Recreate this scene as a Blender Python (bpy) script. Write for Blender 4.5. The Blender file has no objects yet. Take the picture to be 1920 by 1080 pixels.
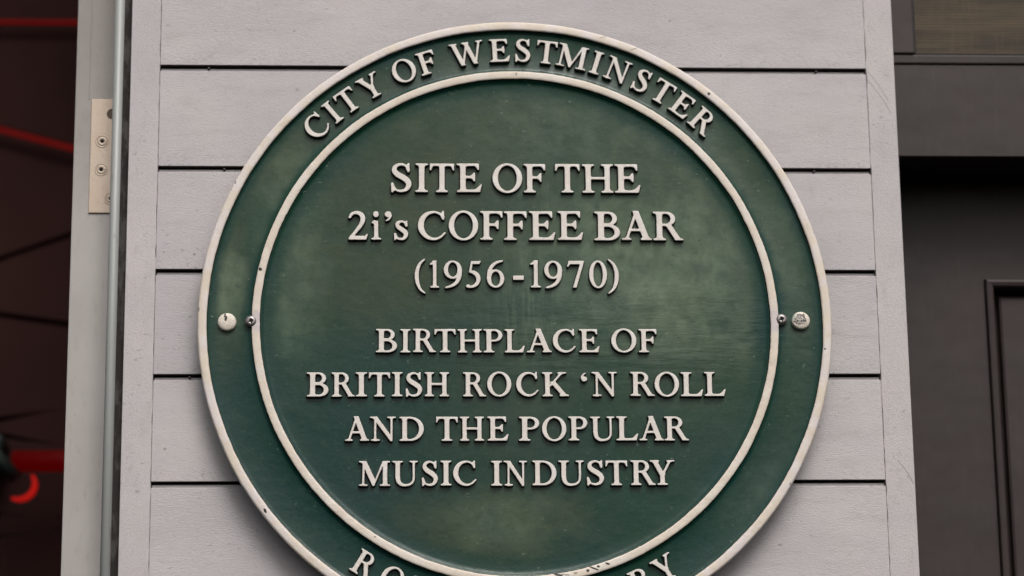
import bpy, bmesh, math, random
import numpy as np
from mathutils import Vector, geometry, noise as mnoise

R = math.radians
S = bpy.context.scene
COL = S.collection
random.seed(7)

# ------------------------------------------------------------------ camera
cd = bpy.data.cameras.new('camera')
cam = bpy.data.objects.new('camera', cd)
COL.objects.link(cam)
cam.location = (-0.10954, -1.98929, -0.47635)
cam.rotation_euler = (1.82076, 0.01189, -0.05095)
cd.sensor_width = 36
cd.lens = 4922.24 / 1920 * 36
cd.clip_start = 0.05
cd.clip_end = 60
cd.dof.use_dof = True
cd.dof.focus_distance = 2.02
cd.dof.aperture_fstop = 4.0
S.camera = cam

# ------------------------------------------------------------------ sky and sun (soft overcast street light)
SUN_EL, SUN_AZ = 50, 14          # elevation, degrees to the right of the wall's normal
w = bpy.data.worlds.new('World'); S.world = w; w.use_nodes = True
nt = w.node_tree
bg = nt.nodes['Background']
sky = nt.nodes.new('ShaderNodeTexSky')
sky.sky_type = 'NISHITA'; sky.sun_disc = False
sky.sun_elevation = R(SUN_EL); sky.sun_rotation = R(180 - SUN_AZ)
sky.air_density = 1.0; sky.dust_density = 6.0; sky.ozone_density = 1.0
hs = nt.nodes.new('ShaderNodeHueSaturation')       # thin cloud: the sky keeps only part of its blue
hs.inputs['Saturation'].default_value = 0.35
nt.links.new(sky.outputs[0], hs.inputs['Color'])
nt.links.new(hs.outputs[0], bg.inputs[0])
bg.inputs[1].default_value = 0.10
sl = bpy.data.lights.new('sun', 'SUN')
sl.energy = 1.3; sl.angle = R(28); sl.color = (1.0, 0.965, 0.925)
sun = bpy.data.objects.new('sun', sl); COL.objects.link(sun)
az = R(SUN_AZ)
sdir = Vector((math.sin(az) * math.cos(R(SUN_EL)), -math.cos(az) * math.cos(R(SUN_EL)), math.sin(R(SUN_EL))))
sun.rotation_euler = sdir.to_track_quat('Z', 'Y').to_euler()
S.view_settings.view_transform = 'Standard'
S.view_settings.look = 'None'
S.view_settings.exposure = 0.22
S.view_settings.gamma = 1.0

# ------------------------------------------------------------------ object helpers
def link(name, me, mats, parent=None, loc=None):
    o = bpy.data.objects.new(name, me)
    COL.objects.link(o)
    for m in (mats if isinstance(mats, (list, tuple)) else [mats]):
        if m and m.name not in [x.name for x in me.materials if x]:
            me.materials.append(m)
    if parent: o.parent = parent
    if loc: o.location = loc
    return o

def obj(name, bm, mats, parent=None, loc=None, smooth=False):
    me = bpy.data.meshes.new(name)
    bmesh.ops.recalc_face_normals(bm, faces=bm.faces)
    bm.to_mesh(me); bm.free()
    if smooth:
        for p in me.polygons: p.use_smooth = True
    return link(name, me, mats, parent, loc)

def thing(name, label, cat, loc=(0, 0, 0), group=None):
    o = bpy.data.objects.new(name, None)
    COL.objects.link(o); o.location = loc; o.empty_display_size = 0.05
    tag(o, label, cat, group)
    return o

def tag(o, label, cat, group=None):
    o['label'] = label; o['category'] = cat
    if group: o['group'] = group
    return o

def box(bm, x0, x1, y0, y1, z0, z1, bev=0.0, seg=2):
    vs = [bm.verts.new(p) for p in ((x0,y0,z0),(x1,y0,z0),(x1,y1,z0),(x0,y1,z0),(x0,y0,z1),(x1,y0,z1),(x1,y1,z1),(x0,y1,z1))]
    fs = [bm.faces.new([vs[i] for i in f]) for f in ((0,1,5,4),(1,2,6,5),(2,3,7,6),(3,0,4,7),(4,5,6,7),(3,2,1,0))]
    if bev:
        es = list({e for f in fs for e in f.edges})
        bmesh.ops.bevel(bm, geom=es, offset=bev, segments=seg, affect='EDGES', profile=0.5)
    return bm

def lathe(prof, n=256, jit=None, mat_of=None, closed=False):
    """prof: list of (r, y); turned about the y axis."""
    bm = bmesh.new()
    rings = []
    for j, (r, y) in enumerate(prof):
        if r < 1e-6:
            rings.append([bm.verts.new((0, y, 0))]); continue
        ring = []
        for i in range(n):
            a = 2 * math.pi * i / n
            rr, yy = r, y
            if jit:
                dr, dy = jit(j, a); rr += dr; yy += dy
            ring.append(bm.verts.new((rr * math.cos(a), yy, rr * math.sin(a))))
        rings.append(ring)
    pairs = list(zip(range(len(prof) - 1), range(1, len(prof))))
    if closed: pairs.append((len(prof) - 1, 0))
    for a_, b_ in pairs:
        A, B = rings[a_], rings[b_]
        for i in range(n):
            k = (i + 1) % n
            if len(A) == 1 and len(B) == 1: continue
            if len(A) == 1: f = bm.faces.new((A[0], B[k], B[i]))
            elif len(B) == 1: f = bm.faces.new((A[i], A[k], B[0]))
            else: f = bm.faces.new((A[i], A[k], B[k], B[i]))
            if mat_of: f.material_index = mat_of(a_)
    return bm

def tube(bm, pts, r, n=16, taper=0.0):
    pts = [Vector(p) for p in pts]
    rings = []
    for i, p in enumerate(pts):
        t = (pts[min(i + 1, len(pts) - 1)] - pts[max(i - 1, 0)]).normalized()
        up = Vector((0, 1, 0)) if abs(t.y) < 0.9 else Vector((1, 0, 0))
        u = t.cross(up).normalized(); v = t.cross(u)
        rr = r * (1 - taper * (2 * i / (len(pts) - 1) - 1) ** 2)
        rings.append([bm.verts.new(p + rr * (math.cos(2*math.pi*k/n) * u + math.sin(2*math.pi*k/n) * v)) for k in range(n)])
    for A, B in zip(rings, rings[1:]):
        for k in range(n):
            bm.faces.new((A[k], A[(k+1) % n], B[(k+1) % n], B[k]))
    bm.faces.new(rings[0][::-1]); bm.faces.new(rings[-1])

# ------------------------------------------------------------------ material helpers
class M:
    def __init__(s, name, rough=0.5, spec=0.5, metal=0.0):
        s.m = bpy.data.materials.new(name); s.m.use_nodes = True
        s.t = s.m.node_tree; s.b = s.t.nodes['Principled BSDF']
        s.b.inputs['Roughness'].default_value = rough
        s.b.inputs['Specular IOR Level'].default_value = spec
        s.b.inputs['Metallic'].default_value = metal
        s.co = s.t.nodes.new('ShaderNodeTexCoord').outputs['Object']
        s.h = None
    def n(s, typ, **kw):
        x = s.t.nodes.new('ShaderNode' + typ)
        for k, v in kw.items(): setattr(x, k, v)
        return x
    def lk(s, a, b): s.t.links.new(a, b)
    def put(s, sock, v):
        if hasattr(v, 'is_output') or hasattr(v, 'links'): s.lk(v, sock)
        elif isinstance(v, tuple) and len(v) == 3 and sock.type == 'RGBA': sock.default_value = (*v, 1)
        else: sock.default_value = v
    def math(s, op, a, b=0.0, c=None, clamp=False):
        x = s.n('Math', operation=op, use_clamp=clamp)
        s.put(x.inputs[0], a); s.put(x.inputs[1], b)
        if c is not None: s.put(x.inputs[2], c)
        return x.outputs[0]
    def mapped(s, scale=(1, 1, 1), loc=(0, 0, 0), rot=(0, 0, 0), src=None):
        x = s.n('Mapping'); s.lk(src or s.co, x.inputs[0])
        x.inputs['Scale'].default_value = scale; x.inputs['Location'].default_value = loc; x.inputs['Rotation'].default_value = rot
        return x.outputs[0]
    def noise(s, scale, detail=3, rough=0.55, stretch=(1, 1, 1), loc=(0, 0, 0), rot=(0, 0, 0), dist=0.0):
        x = s.n('TexNoise'); s.lk(s.mapped(stretch, loc, rot), x.inputs['Vector'])
        x.inputs['Scale'].default_value = scale; x.inputs['Detail'].default_value = detail
        x.inputs['Roughness'].default_value = rough; x.inputs['Distortion'].default_value = dist
        return x.outputs['Fac']
    def ramp(s, f, lo, hi, a=0.0, b=1.0):
        x = s.n('MapRange', interpolation_type='SMOOTHSTEP')
        s.put(x.inputs[0], f); x.inputs[1].default_value = lo; x.inputs[2].default_value = hi
        x.inputs[3].default_value = a; x.inputs[4].default_value = b
        return x.outputs[0]
    def mix(s, f, a, b, mode='MIX'):
        x = s.n('Mix', data_type='RGBA', blend_type=mode)
        s.put(x.inputs[0], f); s.put(x.inputs[6], a); s.put(x.inputs[7], b)
        return x.outputs[2]
    def blob(s, c, r, warp=0.5, wscale=60, edge=0.5, rot=0.0):
        """soft patch round c=(x,z), radii r=(rx,rz), in metres on the wall plane"""
        v = s.mapped((1 / r[0], 0, 1 / r[1]), (0, 0, 0), (0, 0, 0), src=s.shift(c, rot))
        ln = s.n('VectorMath', operation='LENGTH'); s.lk(v, ln.inputs[0])
        d = ln.outputs['Value']
        if warp:
            nz = s.noise(wscale, 4, 0.6)
            d = s.math('ADD', d, s.math('MULTIPLY', s.math('SUBTRACT', nz, 0.5), warp * 2))
        return s.ramp(d, 1.0 - edge, 1.0 + edge, 1.0, 0.0)
    def shift(s, c, rot=0.0):
        x = s.n('VectorMath', operation='SUBTRACT'); s.lk(s.co, x.inputs[0]); x.inputs[1].default_value = (c[0], 0, c[1])
        if not rot: return x.outputs[0]
        y = s.n('VectorRotate', rotation_type='Y_AXIS'); s.lk(x.outputs[0], y.inputs[0]); y.inputs['Angle'].default_value = rot
        return y.outputs[0]
    def mx(s, *a):
        r = a[0]
        for b in a[1:]: r = s.math('MAXIMUM', r, b)
        return r
    def bump(s, h, strength=0.2, dist=0.001):
        x = s.n('Bump'); x.inputs['Strength'].default_value = strength; x.inputs['Distance'].default_value = dist
        s.put(x.inputs['Height'], h)
        if s.h: s.lk(s.h, x.inputs['Normal'])
        s.h = x.outputs[0]; s.lk(s.h, s.b.inputs['Normal'])
    def done(s, col=None, rough=None, metal=None):
        if col is not None: s.put(s.b.inputs['Base Color'], col)
        if rough is not None: s.put(s.b.inputs['Roughness'], rough)
        if metal is not None: s.put(s.b.inputs['Metallic'], metal)
        return s.m

def wall_paint(name, base, horiz=True, cracks=False, seed=0.0):
    m = M(name, 0.55, 0.35)
    st = (0.25, 1, 1) if horiz else (1, 1, 0.5)
    L = (seed, seed * 2, seed * 3)
    big = m.noise(9, 3, 0.5, loc=L)
    mid = m.noise(90, 4, 0.6, st, loc=L)
    grain = m.noise(900, 3, 0.7, (0.12, 1, 1) if horiz else (1, 1, 0.4), loc=L)
    c = m.mix(m.ramp(big, 0.3, 0.7), base, tuple(v * f for v, f in zip(base, (0.90, 0.90, 0.93))))
    c = m.mix(m.math('MULTIPLY', m.ramp(mid, 0.48, 0.75), 0.6), c, tuple(v * 0.82 for v in base))
    c = m.mix(m.math('MULTIPLY', m.ramp(grain, 0.46, 0.82), 0.5), c, tuple(v * 0.66 for v in base))
    # grime: small dark specks and faint scuffs
    sp = m.n('TexVoronoi', feature='F1'); m.lk(m.mapped((1, 1, 1.2), L), sp.inputs['Vector']); sp.inputs['Scale'].default_value = 75
    pick = m.ramp(m.noise(37, 2, 0.5, loc=(seed + 5, 1, 2)), 0.56, 0.66)
    spots = m.math('MULTIPLY', m.ramp(sp.outputs['Distance'], 0.04, 0.13, 1, 0), pick)
    scuff = m.math('MULTIPLY', m.ramp(m.noise(260, 3, 0.65, (0.5, 1, 1), loc=(3 + seed, 3, 3)), 0.60, 0.72), m.ramp(m.noise(22, 2, 0.5, loc=(9 + seed, 4, 3)), 0.44, 0.62))
    dirt = m.mx(m.math('MULTIPLY', spots, 0.6), m.math('MULTIPLY', scuff, 0.45))
    if cracks:
        for p, q, wd, bow in (((0.2850, 0.2150), (0.3035, 0.1860), 0.00035, 0.0012), ((0.2858, 0.2065), (0.3050, 0.1760), 0.0004, 0.0010),
                              ((0.2955, -0.1050), (0.3080, -0.1250), 0.0005, 0.0010)):
            p = Vector((p[0], p[1])); q = Vector((q[0], q[1])); mid_ = (p + q) / 2; L_ = (q - p).length
            ang = math.atan2(q.y - p.y, q.x - p.x)
            v = m.shift((mid_.x, mid_.y), ang)
            sx = m.n('SeparateXYZ'); m.lk(v, sx.inputs[0])
            u = m.math('DIVIDE', sx.outputs[0], L_ / 2)
            off = m.math('MULTIPLY', m.math('SUBTRACT', 1.0, m.math('MULTIPLY', u, u)), bow)
            wob = m.math('MULTIPLY', m.math('SUBTRACT', m.noise(400, 2), 0.5), 0.0008)
            dd = m.math('ABSOLUTE', m.math('ADD', m.math('SUBTRACT', sx.outputs[2], off), wob))
            ln = m.math('MULTIPLY', m.ramp(dd, wd * 0.4, wd * 1.6, 1, 0), m.ramp(m.math('ABSOLUTE', u), 0.85, 1.0, 1, 0))
            dirt = m.mx(dirt, m.math('MULTIPLY', ln, 0.42))
    if horiz:
        sx = m.n('SeparateXYZ'); m.lk(m.co, sx.inputs[0])
        ph = m.math('FRACT', m.math('DIVIDE', m.math('SUBTRACT', sx.outputs[2], 0.2150 - 0.08391 * 20), 0.08391))
        low = m.ramp(ph, 0.0, 0.22, 1, 0)          # grime specks caught along each board's drip edge
        low = m.math('MULTIPLY', low, m.ramp(m.noise(420, 4, 0.7, (0.6, 1, 1), loc=(3, 1, 8)), 0.50, 0.68))
        low = m.math('MULTIPLY', low, m.ramp(m.noise(28, 3, 0.5, loc=(5, 5, 2)), 0.38, 0.62))
        dirt = m.mx(dirt, m.math('MULTIPLY', low, 0.42))
        run = m.math('MULTIPLY', m.ramp(m.noise(170, 3, 0.55, (1, 1, 0.09), loc=(8, 2, 2)), 0.60, 0.74), m.ramp(ph, 0.45, 1.0, 0, 1))
        dirt = m.mx(dirt, m.math('MULTIPLY', m.math('MULTIPLY', run, m.ramp(m.noise(20, 2, loc=(1, 7, 2)), 0.45, 0.6)), 0.16))
        oi = m.n('ObjectInfo')
        c = m.mix(m.math('MULTIPLY', oi.outputs['Random'], 0.9), c, m.mix(1.0, c, (0.945, 0.95, 0.96), 'MULTIPLY'))
    c = m.mix(dirt, c, (0.10, 0.085, 0.078))
    m.bump(m.noise(1300 if horiz else 700, 3, 0.6, (0.3, 1, 1) if horiz else (1, 1, 1), loc=L), 0.55, 0.0007)
    m.bump(mid, 0.10, 0.0015)
    m.bump(m.noise(14, 2, 0.5, (0.6, 1, 1), loc=L), 0.22, 0.008)
    return m.done(c, m.ramp(mid, 0.3, 0.7, 0.48, 0.62))

WHITE = (0.525, 0.489, 0.482)
mat_board = wall_paint('lilac_white_board_paint', WHITE, True)
mat_stile = wall_paint('lilac_white_stile_paint', tuple(v * 0.98 for v in WHITE), False, cracks=True, seed=3.1)

def make_green():
    m = M('weathered_green_enamel', 0.4, 0.30)
    deep, teal = (0.0065, 0.039, 0.0225), (0.0060, 0.037, 0.029)
    olive, chalk_sheen = (0.052, 0.064, 0.030), (0.150, 0.205, 0.130)  # the palest tone is chalking plus a broad sheen painted into the colour
    c = m.mix(m.ramp(m.noise(16, 3, 0.55, loc=(1, 2, 3)), 0.35, 0.65), deep, teal)
    c = m.mix(m.math('MULTIPLY', m.blob((-0.15, -0.13), (0.14, 0.11), 0.5, 14, 0.9), 0.85), c, (0.0045, 0.032, 0.027))   # a darker, bluer patch at lower left
    n1 = m.noise(30, 6, 0.66, (0.8, 1, 1), dist=0.4)
    n2 = m.noise(60, 6, 0.62, (1, 1, 0.85), loc=(4, 0, 2), dist=0.3)
    drip = m.noise(260, 4, 0.6, (1, 1, 0.10), loc=(1, 0, 6))
    wipe = m.noise(230, 4, 0.6, (0.14, 1, 1), loc=(6, 0, 1))
    # olive and pale patches fade out towards the rings
    ln = m.n('VectorMath', operation='LENGTH'); m.lk(m.mapped((1, 0, 1)), ln.inputs[0]); rad = ln.outputs['Value']
    wr = m.math('ADD', rad, m.math('MULTIPLY', m.math('SUBTRACT', m.noise(70, 3), 0.5), 0.010))
    clear = m.math('MAXIMUM', m.ramp(wr, 0.178, 0.193, 1, 0), m.math('MULTIPLY', m.ramp(wr, 0.2055, 0.213, 0, 1), m.ramp(wr, 0.228, 0.236, 1, 0)))
    ol = m.mx(m.blob((-0.07, 0.12), (0.13, 0.09), 0.9, 22, 0.8), m.blob((-0.10, 0.035), (0.085, 0.040), 0.8, 25, 0.7),
              m.math('MULTIPLY', m.blob((0.0, -0.045), (0.06, 0.07), 0.9, 25, 0.8), 0.6),
              m.blob((-0.225, 0.035), (0.02, 0.055), 0.5, 30, 0.8), m.math('MULTIPLY', m.blob((0.13, 0.08), (0.10, 0.13), 0.7, 20, 0.8), 0.8),
              m.blob((-0.02, -0.158), (0.065, 0.030), 0.8, 28, 0.7), m.math('MULTIPLY', m.blob((0.22, 0.02), (0.03, 0.18), 0.7, 25, 0.8), 0.35))
    c = m.mix(m.math('MULTIPLY', m.math('MULTIPLY', ol, clear), m.ramp(n1, 0.30, 0.66, 0.30, 0.65)), c, olive)
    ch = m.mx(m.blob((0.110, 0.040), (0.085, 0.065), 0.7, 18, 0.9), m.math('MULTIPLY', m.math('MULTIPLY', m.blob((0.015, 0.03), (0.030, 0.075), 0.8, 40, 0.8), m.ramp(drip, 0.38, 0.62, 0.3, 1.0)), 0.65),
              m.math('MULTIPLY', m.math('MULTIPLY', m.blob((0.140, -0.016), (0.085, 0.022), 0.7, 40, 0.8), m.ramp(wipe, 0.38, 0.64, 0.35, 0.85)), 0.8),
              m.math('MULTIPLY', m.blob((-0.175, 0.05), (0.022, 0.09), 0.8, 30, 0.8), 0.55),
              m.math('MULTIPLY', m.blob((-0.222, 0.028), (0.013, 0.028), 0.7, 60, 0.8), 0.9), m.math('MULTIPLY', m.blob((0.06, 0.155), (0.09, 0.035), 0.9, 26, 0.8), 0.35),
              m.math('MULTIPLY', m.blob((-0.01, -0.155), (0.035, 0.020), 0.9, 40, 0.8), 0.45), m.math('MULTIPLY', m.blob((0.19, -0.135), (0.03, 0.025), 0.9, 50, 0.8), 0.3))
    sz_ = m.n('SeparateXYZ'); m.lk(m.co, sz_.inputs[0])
    z_fade = m.ramp(m.math('ADD', sz_.outputs[2], m.math('MULTIPLY', m.math('SUBTRACT', m.noise(45, 4, 0.6, (0.4, 1, 1)), 0.5), 0.016)), -0.036, -0.022, 0.35, 1.0)  # pale patches weaken in a band below the middle
    ch = m.math('MULTIPLY', m.math('MULTIPLY', ch, clear), m.math('MAXIMUM', z_fade, m.ramp(sz_.outputs[2], -0.12, -0.10, 1, 0)))
    c = m.mix(m.math('MULTIPLY', ch, m.ramp(n2, 0.32, 0.70, 0.28, 0.72)), c, chalk_sheen)
    c = m.mix(m.math('MULTIPLY', m.ramp(m.noise(320, 4, 0.7), 0.45, 0.8, 0, 0.26), clear), c, (0.060, 0.095, 0.062))
    c = m.mix(m.ramp(m.noise(130, 4, 0.6, (0.7, 1, 1), loc=(7, 7, 7)), 0.5, 0.8, 0, 0.45), c, (0.010, 0.034, 0.024))
    c = m.mix(m.math('MULTIPLY', m.ramp(wipe, 0.58, 0.80, 0, 0.18), m.blob((0.0, -0.02), (0.19, 0.035), 0.4, 20, 0.6)), c, (0.075, 0.100, 0.075))
    fl = m.math('MULTIPLY', m.ramp(m.noise(520, 2, 0.5, (0.6, 1, 1), loc=(8, 3, 1)), 0.69, 0.77), m.ramp(m.noise(30, 2), 0.45, 0.6))
    c = m.mix(m.math('MULTIPLY', fl, 0.5), c, (0.25, 0.29, 0.26))
    pv = m.n('TexVoronoi', feature='F1'); m.lk(m.mapped((1, 1, 1)), pv.inputs['Vector']); pv.inputs['Scale'].default_value = 210
    where = m.mx(m.blob((0.145, 0.075), (0.040, 0.050), 0.8, 40, 0.6), m.math('MULTIPLY', m.blob((-0.03, -0.15), (0.06, 0.03), 0.8, 40, 0.6), 0.7))
    pits = m.math('MULTIPLY', m.math('MULTIPLY', m.ramp(pv.outputs['Distance'], 0.08, 0.22, 1, 0), m.ramp(m.noise(90, 2, loc=(2, 9, 4)), 0.48, 0.58)), where)
    c = m.mix(m.math('MULTIPLY', pits, 0.75), c, (0.014, 0.022, 0.016))
    m.bump(m.noise(20, 2, 0.45, (0.7, 1, 1)), 0.18, 0.006)
    m.bump(m.noise(110, 4, 0.6, (0.8, 1, 1)), 0.20, 0.0016)
    m.bump(m.math('MULTIPLY', wipe, m.blob((0.09, -0.012), (0.13, 0.035), 0.5, 25, 0.7)), 0.28, 0.0016)
    rg = m.ramp(n2, 0.3, 0.7, 0.24, 0.38)
    return m.done(c, m.math('ADD', rg, m.math('MULTIPLY', ch, 0.10)))
mat_green = make_green()

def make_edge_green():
    m = M('shade_dark_green_on_relief_edges', 0.55, 0.3)  # side green taken near black: the relief's edge shade is in the colour
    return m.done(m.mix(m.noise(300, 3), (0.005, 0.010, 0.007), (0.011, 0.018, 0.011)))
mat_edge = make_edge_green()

def cream(name, chips=(), a=(0.70, 0.640, 0.585), b=(0.73, 0.695, 0.655)):
    m = M(name, 0.5, 0.4)
    c = m.mix(m.ramp(m.noise(60, 3, 0.6), 0.35, 0.65), a, b)
    c = m.mix(m.ramp(m.noise(420, 4, 0.65), 0.50, 0.80, 0, 0.35), c, (0.54, 0.47, 0.40))
    c = m.mix(m.ramp(m.noise(900, 2, 0.6, loc=(4, 4, 4)), 0.70, 0.77, 0, 0.5), c, (0.20, 0.16, 0.12))
    pale, dark = None, None
    for ctr, r, rot, kind in chips:
        k = m.blob(ctr, r, 0.45, 420, 0.18, rot)
        if kind == 'pale': pale = k if pale is None else m.mx(pale, k)
        else:
            k = k if kind == 'dark' else m.math('MULTIPLY', k, 0.5)
            dark = k if dark is None else m.mx(dark, k)
    if pale is not None: c = m.mix(m.math('MULTIPLY', pale, 0.75), c, (0.56, 0.50, 0.51))
    if dark is not None: c = m.mix(dark, c, (0.022, 0.017, 0.012))
    m.bump(m.noise(500, 3, 0.6), 0.25, 0.0006)
    m.bump(m.noise(110, 2, 0.5), 0.3, 0.002)
    if dark is not None: m.bump(m.math('MULTIPLY', dark, -1.0), 0.8, 0.0005)
    return m.done(c)
mat_letter = cream('cream_letter_enamel')
mat_ring = cream('cream_ring_enamel', [
    ((0.0340, -0.1966), (0.0032, 0.0006), R(-10), 'faint'), ((0.0290, -0.1968), (0.0030, 0.0009), R(-10), 'dark'), ((0.0420, -0.1956), (0.0014, 0.0010), 0, 'faint'),
    ((0.0515, -0.1937), (0.0011, 0.0010), 0, 'dark'), ((0.0560, -0.1919), (0.0040, 0.0006), R(-22), 'dark'), ((0.0595, -0.1905), (0.0010, 0.0009), 0, 'dark'), ((0.0665, -0.1884), (0.0018, 0.0007), R(-22), 'dark'),
    ((-0.1977, 0.0413), (0.0014, 0.0013), 0, 'dark'), ((0.002, 0.2010), (0.0008, 0.0013), 0, 'faint'), ((-0.109, -0.1672), (0.0007, 0.0004), 0, 'dark'),
    ((0.2005, 0.001), (0.0060, 0.0095), 0, 'pale'), ((-0.2000, 0.0), (0.0050, 0.0085), 0, 'pale')], (0.67, 0.585, 0.49), (0.70, 0.64, 0.565))
mat_rim = cream('cream_rim_enamel', [
    ((-0.1918, -0.1472), (0.0009, 0.0019), R(25), 'dark'), ((-0.2445, 0.0095), (0.0008, 0.0017), 0, 'faint'), ((0.155, 0.1855), (0.0013, 0.0012), 0, 'dark'),
    ((0.072, 0.2325), (0.0040, 0.0004), R(17), 'faint'), ((0.098, 0.2235), (0.0050, 0.0004), R(23), 'faint'), ((0.2390, -0.022), (0.0007, 0.0008), 0, 'dark'),
    ((0.2345, 0.072), (0.0008, 0.0014), 0, 'faint'), ((-0.218, 0.111), (0.0008, 0.0012), 0, 'faint'), ((0.208, -0.128), (0.0008, 0.0012), 0, 'faint')], (0.67, 0.585, 0.48), (0.69, 0.625, 0.60))

# ------------------------------------------------------------------ cast capitals: signed distance glyphs -> contours -> relief meshes
G = 110                       # grid samples per cap height
PX0, PX1, PY0, PY1 = -0.2, 1.55, -0.35, 1.2
gx = np.arange(int((PX1 - PX0) * G)) / G + PX0
gy = np.arange(int((PY1 - PY0) * G)) / G + PY0
X, Y = np.meshgrid(gx, gy)
T, t = 0.172, 0.080
def poly(pts):
    pts = np.array(pts, float); d = np.full(X.shape, 1e9); s = np.ones(X.shape)
    for i in range(len(pts)):
        a, b = pts[i], pts[i - 1]
        ex, ey = b[0] - a[0], b[1] - a[1]; wx, wy = X - a[0], Y - a[1]
        k = np.clip((wx * ex + wy * ey) / (ex * ex + ey * ey + 1e-12), 0, 1)
        d = np.minimum(d, (wx - ex * k) ** 2 + (wy - ey * k) ** 2)
        c1, c2, c3 = Y >= a[1], Y < b[1], ex * wy > ey * wx
        s = np.where((c1 & c2 & c3) | (~c1 & ~c2 & ~c3), -s, s)
    return s * np.sqrt(d)
def rect(x0, y0, x1, y1): return poly([(x0, y0), (x1, y0), (x1, y1), (x0, y1)])
def ell(cx, cy, rx, ry, tilt=0.0):
    x, y = X - cx, Y - cy
    c, s = math.cos(tilt), math.sin(tilt); x, y = c * x + s * y, -s * x + c * y
    k0 = np.hypot(x / rx, y / ry); k1 = np.hypot(x / rx ** 2, y / ry ** 2) + 1e-9
    return np.where(k0 < 1e-6, -min(rx, ry), k0 * (k0 - 1) / k1)
def U(*a):
    r = a[0]
    for b in a[1:]: r = np.minimum(r, b)
    return r
def SU(k, *a):
    r = a[0]
    for b in a[1:]:
        h = np.clip(0.5 + 0.5 * (b - r) / k, 0, 1); r = b * (1 - h) + r * h - k * h * (1 - h)
    return r
def SUB(a, b): return np.maximum(a, -b)
def CUT(a, y0=0.0, y1=1.0): return np.maximum(np.maximum(a, y0 - Y), Y - y1)
def stroke(pts, n=14):
    P = np.array([pts[0]] + list(pts) + [pts[-1]], float); q = []
    for i in range(1, len(P) - 2):
        for u in np.linspace(0, 1, n, endpoint=False):
            a, b, c, d = P[i - 1], P[i], P[i + 1], P[i + 2]
            q.append(0.5 * (2 * b + (c - a) * u + (2 * a - 5 * b + 4 * c - d) * u * u + (3 * b - a - 3 * c + d) * u ** 3))
    q.append(P[-2]); q = np.array(q); r = None
    for a, b in zip(q, q[1:]):
        ex, ey = b[0] - a[0], b[1] - a[1]
        k = np.clip(((X - a[0]) * ex + (Y - a[1]) * ey) / (ex * ex + ey * ey + 1e-12), 0, 1)
        d = np.hypot(X - a[0] - ex * k, Y - a[1] - ey * k) - 0.5 * (a[2] + (b[2] - a[2]) * k)
        r = d if r is None else np.minimum(r, d)
    return r
SH = 0.052
def serif(x0, x1, top=False, y=None):
    y = (1.0 if top else 0.0) if y is None else y
    return poly([(x0, y - SH), (x0, y), (x1, y), (x1, y - SH)]) if top else poly([(x0, y), (x1, y), (x1, y + SH), (x0, y + SH)])
def stem(xc, w=T, y0=0.0, y1=1.0, top=True, bot=True, so=0.115, lt=None, rt=None, k=0.11):
    d = rect(xc - w / 2, y0, xc + w / 2, y1)
    if bot: d = SU(k, d, serif(xc - w / 2 - so, xc + w / 2 + so))
    if top: d = SU(k, d, serif(xc - w / 2 - (so if lt is None else lt), xc + w / 2 + (so if rt is None else rt), True))
    return np.maximum(np.maximum(d, y0 - Y), Y - y1)
def diag(x0, y0, x1, y1, w):      # a slanted bar, w measured horizontally
    return poly([(x0 - w/2, y0), (x0 + w/2, y0), (x1 + w/2, y1), (x1 - w/2, y1)])
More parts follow.
